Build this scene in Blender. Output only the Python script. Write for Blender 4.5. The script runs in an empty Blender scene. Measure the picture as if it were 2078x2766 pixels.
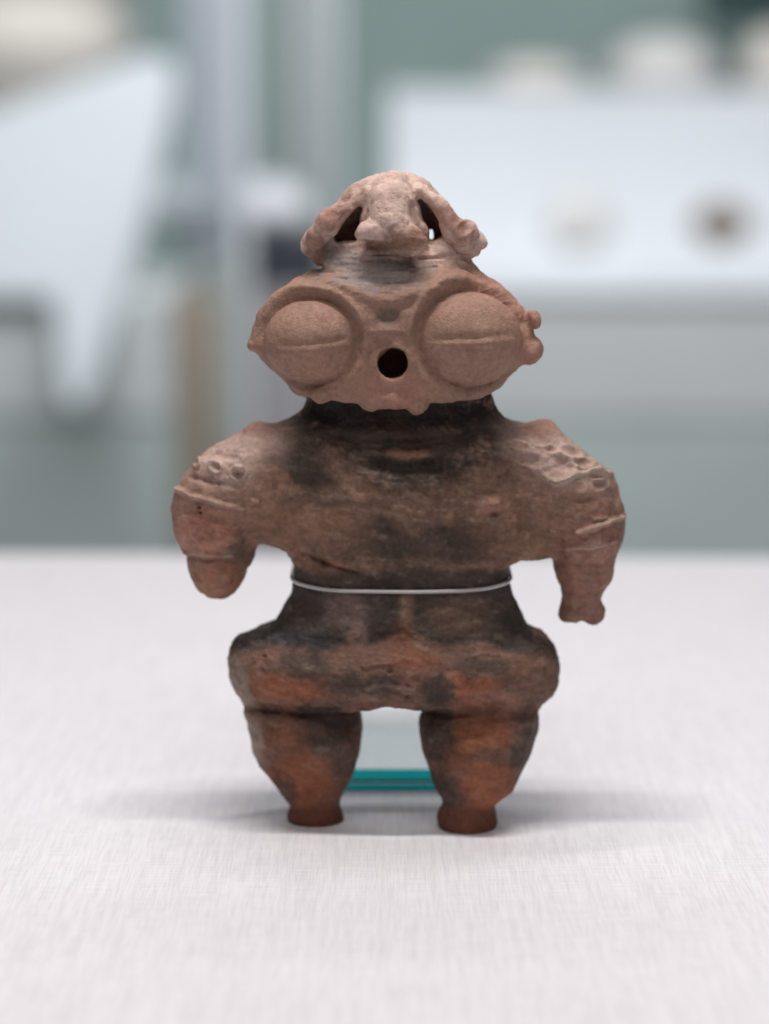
import bpy, math
import numpy as np
from mathutils import Vector

# ------------------------------------------------------------------ camera, world, lamps, exposure
scene = bpy.context.scene
col = scene.collection
FPX = 5990.0                      # focal length in photograph pixels (2078 x 2766)
PITCH = math.radians(10.0)
CAM_D = 0.505                     # metres from the figure
CAM_H = 0.1630                    # metres above the table

cd = bpy.data.cameras.new('camera')
cam = bpy.data.objects.new('camera', cd)
col.objects.link(cam)
cam.location = (0, -CAM_D, CAM_H)
cam.rotation_euler = (math.pi / 2 - PITCH, 0, 0)
cd.sensor_fit = 'VERTICAL'
cd.sensor_height = 24.0
cd.lens = 24.0 * FPX / 2766.0
cd.clip_start = 0.01
cd.clip_end = 50
cd.dof.use_dof = True
cd.dof.focus_distance = 0.489
cd.dof.aperture_fstop = cd.lens / 13.5
cd.dof.aperture_blades = 0
scene.camera = cam

world = bpy.data.worlds.new('World')
scene.world = world
world.use_nodes = True
bg = world.node_tree.nodes['Background']
bg.inputs['Color'].default_value = (0.93, 0.95, 1.0, 1)
bg.inputs['Strength'].default_value = 0.06


def lamp(name, loc, target, sx, sy, watts, color):
    d = bpy.data.lights.new(name, 'AREA')
    d.shape = 'RECTANGLE'
    d.size, d.size_y = sx, sy
    d.energy = watts
    d.color = color
    o = bpy.data.objects.new(name, d)
    col.objects.link(o)
    o.location = loc
    o.rotation_euler = (Vector(target) - Vector(loc)).to_track_quat('-Z', 'Y').to_euler()
    return o


lamp('case_lamp', (0.0, -0.105, 0.78), (0, -0.01, 0), 0.44, 0.03, 4.0, (1.0, 0.955, 0.94))
lamp('case_lamp', (-0.02, 0.08, 0.78), (0, 0.02, 0), 0.34, 0.03, 1.1, (1.0, 0.955, 0.945))
lamp('case_lamp', (0.0, -0.40, 0.66), (0, 0.0, 0.10), 0.70, 0.04, 1.3, (1.0, 0.945, 0.925))
lamp('background_fill_lamp', (0.1, 1.55, 1.75), (0.1, 2.9, 0), 2.2, 0.7, 66, (0.94, 0.97, 1.0))  # unseen lamp added to brighten the background

scene.view_settings.view_transform = 'Standard'
scene.view_settings.look = 'None'
scene.view_settings.exposure = 0.0
scene.view_settings.gamma = 1.0
scene.cycles.use_denoising = True
scene.cycles.max_bounces = 10
scene.cycles.transparent_max_bounces = 12
scene.cycles.caustics_refractive = False
scene.cycles.caustics_reflective = False
scene.cycles.sample_clamp_indirect = 6.0


# ------------------------------------------------------------------ helpers
cp, sp = math.cos(PITCH), math.sin(PITCH)


def at(px, py, Y):
    """point of the place at depth Y that the photograph shows at (px, py)"""
    u = (px - 1039.0) / FPX
    v = (1383.0 - py) / FPX
    dy = cp + v * sp
    dz = -sp + v * cp
    t = (Y + CAM_D) / dy
    return Vector((t * u, Y, CAM_H + t * dz))


def tag(o, label=None, cat=None, group=None, kind=None):
    if label: o['label'] = label
    if cat: o['category'] = cat
    if group: o['group'] = group
    if kind: o['kind'] = kind
    return o


def link_mesh(name, verts, faces, mat, parent=None, smooth=False, bevel=0.0, seg=3):
    me = bpy.data.meshes.new(name)
    me.from_pydata([tuple(v) for v in verts], [], faces)
    me.update()
    if smooth:
        me.polygons.foreach_set('use_smooth', [True] * len(me.polygons))
    o = bpy.data.objects.new(name, me)
    if mat: me.materials.append(mat)
    col.objects.link(o)
    if parent: o.parent = parent
    if bevel > 0:
        m = o.modifiers.new('bevel', 'BEVEL')
        m.width = bevel
        m.segments = seg
        m.limit_method = 'ANGLE'
    return o


def empty(name, loc=(0, 0, 0)):
    o = bpy.data.objects.new(name, None)
    col.objects.link(o)
    o.location = loc
    o.empty_display_size = 0.02
    return o


def box(name, lo, hi, mat, parent=None, bevel=0.0):
    x0, y0, z0 = lo
    x1, y1, z1 = hi
    v = [(x0, y0, z0), (x1, y0, z0), (x1, y1, z0), (x0, y1, z0), (x0, y0, z1), (x1, y0, z1), (x1, y1, z1), (x0, y1, z1)]
    f = [(0, 3, 2, 1), (4, 5, 6, 7), (0, 1, 5, 4), (1, 2, 6, 5), (2, 3, 7, 6), (3, 0, 4, 7)]
    return link_mesh(name, v, f, mat, parent, bevel=bevel)


def lathe(name, prof, mat, loc, parent=None, seg=48, squash=1.0, wob=0.0):
    v, f = [], []
    n = len(prof)
    for i in range(seg):
        a = 2 * math.pi * i / seg
        w = 1 + wob * math.sin(3 * a + 1.0) + wob * 0.6 * math.sin(5 * a)
        for r, z in prof:
            v.append((r * w * math.cos(a), r * w * squash * math.sin(a), z))
    for i in range(seg):
        j = (i + 1) % seg
        for k in range(n - 1):
            f.append((i * n + k, j * n + k, j * n + k + 1, i * n + k + 1))
    o = link_mesh(name, v, f, mat, parent, smooth=True)
    o.location = loc
    return o


def mat_new(name):
    m = bpy.data.materials.new(name)
    m.use_nodes = True
    nt = m.node_tree
    return m, nt, nt.nodes['Principled BSDF']


def node(nt, kind, **kw):
    n = nt.nodes.new(kind)
    for k, v in kw.items():
        if k in n.inputs: n.inputs[k].default_value = v
        else: setattr(n, k, v)
    return n


def plain(name, c, rough=0.6, noise_scale=25.0, amount=0.12, bump=0.0):
    """paint or plaster with a slight cloudy variation of tone"""
    m, nt, p = mat_new(name)
    tc = node(nt, 'ShaderNodeTexCoord')
    nz = node(nt, 'ShaderNodeTexNoise', Scale=noise_scale, Detail=4.0)
    nt.links.new(tc.outputs['Object'], nz.inputs['Vector'])
    mx = node(nt, 'ShaderNodeMix', data_type='RGBA')
    mx.inputs[6].default_value = (*[x * (1 - amount) for x in c], 1)
    mx.inputs[7].default_value = (*[min(1, x * (1 + amount)) for x in c], 1)
    nt.links.new(nz.outputs['Fac'], mx.inputs[0])
    nt.links.new(mx.outputs[2], p.inputs['Base Color'])
    p.inputs['Roughness'].default_value = rough
    if bump:
        b = node(nt, 'ShaderNodeBump', Strength=bump, Distance=0.002)
        nt.links.new(nz.outputs['Fac'], b.inputs['Height'])
        nt.links.new(b.outputs['Normal'], p.inputs['Normal'])
    return m


# ------------------------------------------------------------------ linen covered table
def linen():
    m, nt, p = mat_new('white_linen')
    L = nt.links
    tc = node(nt, 'ShaderNodeTexCoord')

    def threads(sx, sy, detail, rough):
        mp = node(nt, 'ShaderNodeMapping')
        mp.inputs['Scale'].default_value = (sx, sy, 1)
        L.new(tc.outputs['Object'], mp.inputs['Vector'])
        nz = node(nt, 'ShaderNodeTexNoise', Scale=1.0, Detail=detail, Roughness=rough)
        L.new(mp.outputs[0], nz.inputs['Vector'])
        return nz.outputs['Fac']
    warp = threads(2300, 90, 3.0, 0.6)      # slubby threads running away from the viewer
    weft = threads(90, 2300, 2.0, 0.6)      # finer threads across
    slub = threads(700, 30, 2.0, 0.5)

    def math_(op, a, b):
        n = node(nt, 'ShaderNodeMath', operation=op)
        for i, x in enumerate((a, b)):
            if isinstance(x, (int, float)): n.inputs[i].default_value = x
            else: L.new(x, n.inputs[i])
        return n.outputs[0]
    h = math_('ADD', math_('ADD', math_('MULTIPLY', warp, 1.0), math_('MULTIPLY', weft, 0.7)), math_('MULTIPLY', slub, 0.55))
    bp = node(nt, 'ShaderNodeBump', Strength=0.30, Distance=0.0004)
    L.new(h, bp.inputs['Height'])
    L.new(bp.outputs['Normal'], p.inputs['Normal'])
    rp = node(nt, 'ShaderNodeValToRGB')
    rp.color_ramp.elements[0].position = 0.75
    rp.color_ramp.elements[0].color = (0.70, 0.685, 0.712, 1)
    rp.color_ramp.elements[1].position = 1.45 / 1.0 if False else 1.0
    rp.color_ramp.elements[1].color = (0.81, 0.795, 0.822, 1)
    mm = node(nt, 'ShaderNodeMath', operation='MULTIPLY')
    L.new(h, mm.inputs[0]); mm.inputs[1].default_value = 0.80
    L.new(mm.outputs[0], rp.inputs['Fac'])
    L.new(rp.outputs['Color'], p.inputs['Base Color'])
    p.inputs['Roughness'].default_value = 0.85
    p.inputs['Specular IOR Level'].default_value = 0.2
    return m


MAT_LINEN = linen()
yl = at(60, 1481, 0)  # far edge of the table, found by where the ray meets the table height


def on_table(px, py, z=0.0):
    u = (px - 1039.0) / FPX
    v = (1383.0 - py) / FPX
    dy = cp + v * sp
    dz = -sp + v * cp
    t = (z - CAM_H) / dz
    return Vector((t * u, -CAM_D + t * dy, z))


e0, e1 = on_table(0, 1488), on_table(2078, 1501)
ex = (e1 - e0).normalized()
pa, pb = e0 - ex * 0.35, e1 + ex * 0.35
FLOOR = -0.92
tv = [(pa.x, -0.42, 0), (pb.x, -0.42, 0), (pb.x, pb.y, 0), (pa.x, pa.y, 0)]
tv = tv + [(x, y, -0.05) for x, y, z in tv]
table = link_mesh('display_table', tv, [(0, 1, 2, 3), (7, 6, 5, 4), (0, 4, 5, 1), (1, 5, 6, 2), (2, 6, 7, 3), (3, 7, 4, 0)],
                  MAT_LINEN, bevel=0.004)
tag(table, 'white linen covered table top the clay figurine stands on', 'table')
pl = box('plinth', (pa.x + 0.06, -0.36, FLOOR), (pb.x - 0.06, min(pa.y, pb.y) - 0.05, -0.0505), plain('plinth_white', (0.7, 0.7, 0.7)), table)

# ------------------------------------------------------------------ clay figurine: one solid, found as the zero set of a field
U = CAM_D / FPX / cp * cp         # metres per photograph pixel at the figure


def px_to_u(px, py, yu=0.0):
    p = at(px, py, yu * U)
    return p.x / U, p.z / U


def smin(a, b, k):
    h = np.clip(0.5 + 0.5 * (b - a) / k, 0, 1)
    return b + (a - b) * h - k * h * (1 - h)


def smax(a, b, k):
    return -smin(-a, -b, k)


class Loft:
    """a body of elliptic slices: rows of (py, left px, right px, front y, back y)"""
    def __init__(s, rows, expo=2.0, sig=6.0, cap=10.0, flat_bottom=False, expf=None):
        rows = sorted(rows, key=lambda r: -r[0])
        zs, cx, w, cy, d = [], [], [], [], []
        for py, xl, xr, yf, yb in rows:
            c = 0.5 * (yf + yb)
            x0, z0 = px_to_u(xl, py, c)
            x1, _ = px_to_u(xr, py, c)
            zs.append(z0); cx.append((x0 + x1) / 2); w.append((x1 - x0) / 2); cy.append(c); d.append((yb - yf) / 2)
        s.z0, s.z1 = zs[0], zs[-1]
        if flat_bottom: s.z0 = 0.0
        st = s.st = 0.5
        g = np.arange(s.z0 - 40, s.z1 + 40, st)
        r = int(3 * sig / st)
        ker = np.exp(-0.5 * (np.arange(-r, r + 1) * st / sig) ** 2); ker /= ker.sum()

        def tab(v):
            t = np.interp(g, zs, v)
            return np.convolve(np.pad(t, r, mode='edge'), ker, 'valid').astype(np.float32)
        s.g0 = g[0]; s.n = len(g)
        s.cx, s.w, s.cy, s.d = tab(cx), tab(w), tab(cy), tab(d)
        sl = np.gradient(s.w, st)
        s.q = (1 / np.sqrt(1 + np.minimum(sl * sl, 16))).astype(np.float32)
        s.expo, s.cap = expo, cap
        m = 45
        s.lo = np.array([(s.cx - s.w).min() - m, (s.cy - s.d).min() - m, s.z0 - m])
        s.hi = np.array([(s.cx + s.w).max() + m, (s.cy + s.d).max() + m, s.z1 + m])

    def __call__(s, x, y, z):
        i = np.clip(((z - s.g0) / s.st).astype(np.int32), 0, s.n - 1)
        w, d = s.w[i], s.d[i]
        dx, dy = (x - s.cx[i]), (y - s.cy[i])
        if s.expo == 2.0:
            rho = np.sqrt((dx / w) ** 2 + (dy / d) ** 2) + 1e-4
            f = (rho - 1) * rho / (np.sqrt((dx / (w * w)) ** 2 + (dy / (d * d)) ** 2) + 1e-5)
        else:
            n = s.expo
            ax, ay = np.abs(dx / w) + 1e-4, np.abs(dy / d) + 1e-4
            sm = ax ** n + ay ** n
            rho = sm ** (1 / n)
            gx, gy = (ax / rho) ** (n - 1) / w, (ay / rho) ** (n - 1) / d
            f = (rho - 1) / np.sqrt(gx * gx + gy * gy + 1e-9)
        f = np.maximum(f, -np.minimum(w, d)) * s.q[i]
        f = smax(f, z - s.z1, s.cap)
        return smax(f, s.z0 - z, s.cap)


class Ell:
    def __init__(s, px, py, y, rx, ry, rz, tilt=0.0):
        s.x, s.z = px_to_u(px, py, y)
        s.y = y; s.r = (rx, ry, rz)
        s.ct, s.st = math.cos(math.radians(tilt)), math.sin(math.radians(tilt))
        m = 45 + max(rx, rz)
        s.lo = np.array([s.x - m, y - ry - 45, s.z - m]); s.hi = np.array([s.x + m, y + ry + 45, s.z + m])

    def __call__(s, x, y, z):
        dx, dy, dz = x - s.x, y - s.y, z - s.z
        a, b = dx * s.ct + dz * s.st, -dx * s.st + dz * s.ct
        rx, ry, rz = s.r
        k0 = np.sqrt((a / rx) ** 2 + (dy / ry) ** 2 + (b / rz) ** 2) + 1e-4
        k1 = np.sqrt((a / rx ** 2) ** 2 + (dy / ry ** 2) ** 2 + (b / rz ** 2) ** 2) + 1e-5
        return np.maximum(k0 * (k0 - 1) / k1, -min(s.r))


class Tube:
    """chain of round cones through (px, py, y, radius)"""
    def __init__(s, pts):
        s.p = []
        for px, py, y, r in pts:
            x, z = px_to_u(px, py, y)
            s.p.append((np.array([x, y, z]), r))
        a = np.array([p for p, r in s.p]); m = 45 + max(r for p, r in s.p)
        s.lo, s.hi = a.min(0) - m, a.max(0) + m

    def __call__(s, x, y, z):
        out = None
        for (a, ra), (b, rb) in zip(s.p[:-1], s.p[1:]):
            ab = b - a
            t = np.clip(((x - a[0]) * ab[0] + (y - a[1]) * ab[1] + (z - a[2]) * ab[2]) / ab.dot(ab), 0, 1)
            d = np.sqrt((x - a[0] - t * ab[0]) ** 2 + (y - a[1] - t * ab[1]) ** 2 + (z - a[2] - t * ab[2]) ** 2) - (ra + (rb - ra) * t)
            out = d if out is None else smin(out, d, 14.0)
        return out


class Slot:
    """cutter: a tapering slot drawn on the front, running from depth y0 to y1"""
    def __init__(s, pts, y0, y1):
        s.p = [(*px_to_u(px, py, -60), rr) for px, py, rr in pts]
        s.y0, s.y1 = y0, y1
        xs, zs, m = [p[0] for p in s.p], [p[1] for p in s.p], 90
        s.lo = np.array([min(xs) - m, y0 - 45, min(zs) - m]); s.hi = np.array([max(xs) + m, y1 + 45, max(zs) + m])

    def __call__(s, x, y, z):
        out = None
        for (ax, az, ra), (bx, bz, rb) in zip(s.p[:-1], s.p[1:]):
            t = np.clip(((x - ax) * (bx - ax) + (z - az) * (bz - az)) / ((bx - ax) ** 2 + (bz - az) ** 2), 0, 1)
            d = np.hypot(x - ax - t * (bx - ax), z - az - t * (bz - az)) - (ra + (rb - ra) * t)
            out = d if out is None else np.minimum(out, d)
        return np.maximum(np.maximum(out, y - s.y1), s.y0 - y)


prims = []


def add(f, k=20.0): prims.append(('add', f, k))
def sub(f, k=10.0): prims.append(('sub', f, k))


YR = -58.0   # the right foot stands a little nearer
# torso and neck
add(Loft([(1040, 845, 1318, -66, 110), (1060, 838, 1322, -66, 115), (1090, 830, 1328, -68, 120), (1112, 815, 1342, -72, 120),
          (1130, 780, 1370, -80, 122), (1150, 730, 1425, -90, 124), (1180, 680, 1480, -102, 126),
          (1215, 640, 1520, -116, 128), (1260, 620, 1540, -127, 128), (1330, 610, 1560, -136, 126), (1400, 620, 1560, -134, 124),
          (1445, 645, 1545, -126, 120), (1466, 690, 1530, -120, 118), (1482, 765, 1512, -116, 116), (1497, 782, 1490, -112, 115),
          (1510, 795, 1420, -108, 114), (1520, 801, 1380, -105, 112), (1560, 801, 1377, -102, 110), (1604, 783, 1386, -106, 112),
          (1640, 764, 1399, -112, 118), (1676, 744, 1413, -120, 124), (1720, 725, 1430, -130, 130), (1790, 715, 1440, -140, 140)],
         expo=2.5), 20)
# collar lip under the chin
add(Ell(1098, 1228, -112, 66, 22, 20), 16)
# arms
add(Loft([(1139, 684, 700, -10, 22), (1146, 672, 722, -32, 40), (1162, 655, 748, -55, 60), (1185, 620, 770, -82, 84), (1208, 580, 785, -100, 100),
          (1235, 534, 785, -112, 110), (1266, 511, 782, -122, 114), (1300, 488, 772, -128, 116), (1327, 474, 760, -130, 116),
          (1362, 466, 745, -130, 114), (1408, 468, 720, -124, 108), (1454, 477, 702, -112, 98), (1490, 494, 688, -100, 86),
          (1515, 503, 676, -92, 78), (1531, 507, 666, -86, 72), (1562, 517, 657, -76, 62), (1585, 527, 646, -64, 50),
          (1600, 541, 630, -48, 34), (1610, 570, 606, -26, 12)], cap=6), 26)
add(Loft([(1137, 1440, 1478, -10, 22), (1146, 1425, 1496, -32, 40), (1160, 1415, 1508, -52, 56), (1180, 1405, 1528, -76, 78), (1205, 1396, 1563, -98, 96),
          (1247, 1392, 1616, -118, 108), (1271, 1395, 1648, -126, 112), (1310, 1405, 1667, -132, 114), (1358, 1424, 1680, -134, 114),
          (1406, 1446, 1690, -128, 110), (1440, 1466, 1686, -120, 104), (1465, 1482, 1680, -112, 96), (1500, 1496, 1664, -102, 84),
          (1529, 1500, 1654, -92, 76), (1568, 1508, 1647, -80, 64), (1598, 1518, 1628, -68, 52), (1614, 1522, 1619, -62, 46),
          (1640, 1514, 1629, -62, 46), (1662, 1514, 1628, -54, 40), (1676, 1523, 1618, -38, 26)], cap=8), 26)
add(Ell(1540, 1656, -8, 31, 46, 29), 8)
add(Ell(1604, 1656, -8, 30, 46, 28), 8)
sub(Ell(1572, 1692, -8, 15, 100, 27), 8)
# hips, a thick roll
add(Loft([(1684, 720, 1415, -100, 120), (1693, 688, 1440, -112, 134), (1704, 660, 1463, -126, 146), (1725, 637, 1492, -150, 158), (1750, 624, 1507, -174, 166),
          (1773, 619, 1513, -192, 170), (1800, 618, 1515, -198, 172), (1827, 620, 1512, -194, 170), (1850, 627, 1504, -182, 164),
          (1869, 637, 1492, -166, 156), (1884, 655, 1476, -146, 146), (1893, 690, 1450, -126, 136)], expo=2.4, cap=14), 12)
sub(Ell(1062, 1945, 0, 100, 420, 82), 16)
# legs
add(Loft([(1850, 670, 965, -100, 120), (1880, 657, 974, -112, 134), (1905, 653, 977, -124, 138), (1947, 666, 981, -138, 142), (1971, 671, 982, -143, 142),
          (1990, 676, 980, -144, 140), (2044, 696, 969, -132, 130), (2080, 714, 956, -120, 116), (2104, 728, 946, -108, 104),
          (2140, 755, 931, -90, 86), (2163, 778, 922, -78, 72), (2176, 789, 919, -71, 66), (2194, 783, 929, -73, 66), (2209, 777, 933, -76, 68),
          (2222, 779, 931, -76, 68), (2232, 784, 922, -74, 66)], cap=7, flat_bottom=True), 12)
add(Loft([(1850, 1150, 1450, -105 , 110), (1880, 1141, 1464, -122, 120), (1902, 1140, 1460, -138, 124), (1941, 1136, 1456, -164, 120), (1971, 1136, 1451, -178, 112),
          (2026, 1141, 1436, -184, 96), (2056, 1147, 1426, -182, 84), (2098, 1162, 1404, -174, 62), (2128, 1180, 1388, -162, 44),
          (2152, 1193, 1360, -148, 30), (2170, 1195, 1338, -138, 20), (2190, 1185, 1340, -138, 20), (2206, 1180, 1342, -140, 22),
          (2228, 1181, 1342, -140, 22), (2242, 1186, 1336, -138, 20)], cap=7, flat_bottom=True), 12)
# head: face slab, chin, forehead
add(Loft([(740, 845, 1290, -118, 75), (752, 800, 1318, -134, 85), (770, 772, 1350, -146, 92), (803, 733, 1392, -158, 98), (844, 699, 1424, -166, 100), (886, 681, 1440, -170, 100),
          (915, 674, 1443, -170, 100), (930, 671, 1443, -170, 98), (945, 680, 1438, -168, 96), (969, 706, 1418, -166, 94),
          (1015, 750, 1380, -158, 88), (1040, 778, 1346, -152, 84), (1056, 797, 1322, -146, 80), (1068, 818, 1288, -140, 78), (1078, 842, 1262, -132, 74)],
         expo=3.0, cap=12, sig=5), 14)
add(Ell(1062, 1062, -108, 92, 46, 44), 10)
for x, y, r in ((1000, 1085, 26), (1128, 1092, 26), (868, 1066, 26), (1242, 1052, 28), (1180, 1046, 22), (930, 1058, 20)):
    add(Ell(x, y, -112, r * 1.15, 40, r), 10)
add(Ell(1436, 862, -55, 24, 42, 24), 9)
add(Ell(1424, 944, -55, 42, 46, 40, 20), 10)
add(Ell(684, 930, -50, 16, 40, 20), 10)
# forehead column up to the rim under the crest
add(Loft([(642, 905, 1216, -66, 80), (662, 892, 1236, -74, 88), (690, 868, 1266, -84, 92), (715, 848, 1283, -98, 92), (735, 835, 1295, -116, 92),
          (760, 815, 1310, -134, 92), (800, 800, 1320, -140, 92)], expo=2.4, cap=8), 16)
sub(Ell(1060, 640, 10, 120, 55, 40), 8)
# crest: cap, curved bars to either side, front bar with its knob, wall at the back
add(Loft([(473, 1034, 1106, -26, 36), (478, 1010, 1128, -40, 54), (486, 986, 1146, -52, 68), (497, 964, 1164, -60, 80), (523, 928, 1192, -70, 96), (560, 883, 1222, -76, 106),
          (597, 843, 1258, -78, 110), (630, 820, 1284, -76, 110), (660, 815, 1292, -70, 106), (672, 828, 1280, -60, 100)], expo=2.2, cap=10), 6)
sub(Loft([(522, 1000, 1124, -28, 52), (545, 962, 1160, -42, 68), (580, 925, 1196, -48, 86), (620, 892, 1226, -50, 92), (665, 880, 1240, -50, 90), (690, 900, 1225, -46, 78)], cap=10), 8)
sub(Slot([(986, 516, 3), (972, 545, 9), (957, 575, 14), (945, 606, 21), (934, 634, 28)], -200, 10), 18)
sub(Slot([(1122, 516, 3), (1138, 545, 9), (1154, 575, 12), (1172, 608, 17), (1183, 640, 22)], -200, 10), 18)
add(Tube([(985, 522, -56, 18), (934, 562, -64, 22), (886, 606, -68, 26), (860, 640, -64, 28)]), 12)
add(Tube([(1136, 516, -56, 18), (1190, 564, -64, 23), (1230, 614, -68, 25)]), 12)
sub(Slot([(840, 716, 20), (862, 722, 14)], -200, 200), 6)
add(Loft([(650, 900, 1222, -74, 70), (668, 890, 1238, -80, 80), (690, 872, 1262, -88, 86)], expo=2.4, cap=6), 8)
sub(Ell(1060, 640, 6, 118, 52, 42), 6)
add(Tube([(1062, 518, -52, 46), (1062, 556, -76, 60), (1060, 604, -90, 66)]), 16)
add(Ell(1056, 630, -106, 84, 42, 36), 14)
add(Ell(1008, 622, -118, 46, 34, 27), 10)
add(Ell(1098, 648, -128, 60, 40, 44), 9)
add(Ell(982, 634, -102, 22, 24, 13), 8)
add(Tube([(858, 634, -36, 31), (850, 660, -34, 34), (866, 690, -26, 25)]), 12)
add(Ell(1254, 622, -62, 36, 26, 26, -30), 10)
add(Tube([(1262, 648, -38, 34), (1294, 654, -34, 15)]), 10)
add(Ell(1268, 676, -28, 22, 26, 22), 10)
sub(Ell(1166, 634, 80, 11, 90, 15), 4)
# mouth
sub(Tube([(1061, 984, -260, 37), (1064, 978, -40, 37)]), 3)


def field(x, y, z):
    lo = np.array([x.min(), y.min(), z.min()]); hi = np.array([x.max(), y.max(), z.max()])
    f = np.full(x.shape, 60.0, np.float32)
    for op, g, k in prims:
        if (g.lo > hi).any() or (g.hi < lo).any():
            continue
        d = g(x, y, z).astype(np.float32)
        f = smin(f, d, k) if op == 'add' else smax(f, -d, k)
    return np.maximum(f, -z)


H = 3.1
x_lo, z_hi = px_to_u(440, 1200)[0], px_to_u(1060, 440)[1]
x_hi = px_to_u(1715, 1200)[0]
LO = np.array([x_lo, -225.0, -7.0 * H])
NX, NY, NZ = [int(math.ceil(v / (2 * H))) * 2 + 2 for v in (x_hi - x_lo, 445.0, z_hi + 7 * H)]
gx = (LO[0] + H * np.arange(NX)).astype(np.float32)
gy = (LO[1] + H * np.arange(NY)).astype(np.float32)
gz = (LO[2] + H * np.arange(NZ)).astype(np.float32)
# coarse pass
cx_, cy_, cz_ = gx[::2], gy[::2], gz[::2]
C = np.empty((len(cz_), len(cy_), len(cx_)), np.float32)
for k in range(0, len(cz_), 6):
    zz = cz_[k:k + 6]
    for i in range(0, len(cx_), 48):
        xx = cx_[i:i + 48]
        Z, Y, X = np.meshgrid(zz, cy_, xx, indexing='ij')
        C[k:k + 6, :, i:i + 48] = field(X.ravel(), Y.ravel(), Z.ravel()).reshape(Z.shape)
s = C < 0
act = np.zeros_like(s)
for ax in range(3):
    a = np.diff(s, axis=ax)
    sl0 = [slice(None)] * 3; sl1 = [slice(None)] * 3
    sl0[ax] = slice(0, -1); sl1[ax] = slice(1, None)
    act[tuple(sl0)] |= a; act[tuple(sl1)] |= a
for _ in range(2):
    b = act.copy()
    for ax in range(3):
        b |= np.roll(act, 1, ax); b |= np.roll(act, -1, ax)
    act = b
F = np.repeat(np.repeat(np.repeat(np.where(s, -20, 20).astype(np.float32), 2, 0), 2, 1), 2, 2)[:NZ, :NY, :NX].copy()
A = np.repeat(np.repeat(np.repeat(act, 2, 0), 2, 1), 2, 2)[:NZ, :NY, :NX]
kk, jj, ii = np.nonzero(A)
order = np.lexsort((ii // 40, kk // 24))
kk, jj, ii = kk[order], jj[order], ii[order]
key = (kk // 24).astype(np.int64) * 1000 + ii // 40
cuts = np.concatenate([[0], np.nonzero(np.diff(key))[0] + 1, [len(key)]])
for a, b in zip(cuts[:-1], cuts[1:]):
    F[kk[a:b], jj[a:b], ii[a:b]] = field(gx[ii[a:b]], gy[jj[a:b]], gz[kk[a:b]])
del A, C, act
# surface nets
s = F < 0
cnt = np.zeros((NZ - 1, NY - 1, NX - 1), np.int8)
for a in (0, 1):
    for b in (0, 1):
        for c in (0, 1):
            cnt += s[a:NZ - 1 + a, b:NY - 1 + b, c:NX - 1 + c]
ck, cj, ci = np.nonzero((cnt > 0) & (cnt < 8))
idx = np.full(cnt.shape, -1, np.int32)
idx[ck, cj, ci] = np.arange(len(ck))
acc = np.zeros((len(ck), 3), np.float64); num = np.zeros(len(ck))
corners = [(a, b, c) for a in (0, 1) for b in (0, 1) for c in (0, 1)]
vals = {q: F[ck + q[0], cj + q[1], ci + q[2]] for q in corners}
for q in corners:
    for ax in range(3):
        if q[ax] == 0:
            r = list(q); r[ax] = 1; r = tuple(r)
            fa, fb = vals[q], vals[r]
            m = (fa < 0) != (fb < 0)
            t = np.where(m, fa / np.where(m, fa - fb, 1), 0)
            p = np.zeros((len(ck), 3)); p[:] = (q[2], q[1], q[0])
            p[:, 2 - ax] += t
            acc[m] += p[m]; num[m] += 1
V = LO + H * (np.stack([ci, cj, ck], 1) + acc / num[:, None])
quads = []
for ax in range(3):
    ch = np.diff(s, axis=ax)
    # drop the outermost layer, no surface there
    k, j, i = np.nonzero(ch)
    g = [k, j, i]
    o1, o2 = [q for q in range(3) if q != ax]
    ok = (g[o1] > 0) & (g[o2] > 0)
    k, j, i = k[ok], j[ok], i[ok]
    g = [k, j, i]

    def cell(d1, d2):
        h = [q.copy() for q in g]
        h[o1] -= d1; h[o2] -= d2
        return idx[h[0], h[1], h[2]]
    Q = np.stack([cell(0, 0), cell(1, 0), cell(1, 1), cell(0, 1)], 1)
    inside = s[k, j, i]
    flip = inside if ax != 1 else ~inside
    Q[flip] = Q[flip][:, ::-1]
    quads.append(Q)
Q = np.concatenate(quads)
Q = Q[(Q >= 0).all(1)]
del F, s, idx, cnt


def normals(V, Q):
    n = np.cross(V[Q[:, 2]] - V[Q[:, 0]], V[Q[:, 3]] - V[Q[:, 1]])
    N = np.zeros_like(V)
    for c in range(4):
        for a in range(3):
            N[:, a] += np.bincount(Q[:, c], n[:, a], len(V))
    return N / (np.linalg.norm(N, axis=1, keepdims=True) + 1e-12)


def relax(V, Q, lam):
    acc = np.zeros_like(V); num = np.zeros(len(V))
    for c in range(4):
        for d in (1, 3):
            e = Q[:, (c + d) % 4]
            for a in range(3):
                acc[:, a] += np.bincount(Q[:, c], V[e, a], len(V))
            num += np.bincount(Q[:, c], minlength=len(V))
    return V + lam * (acc / np.maximum(num, 1)[:, None] - V)


for _ in range(2):
    V = relax(V, Q, 0.5)
    V = relax(V, Q, -0.45)
N = normals(V, Q)
c0 = V[Q].mean(1)
if (np.einsum('ij,ij->i', N, V - V.mean(0)) > 0).mean() < 0.5:
    Q = Q[:, ::-1]; N = -N


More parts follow.
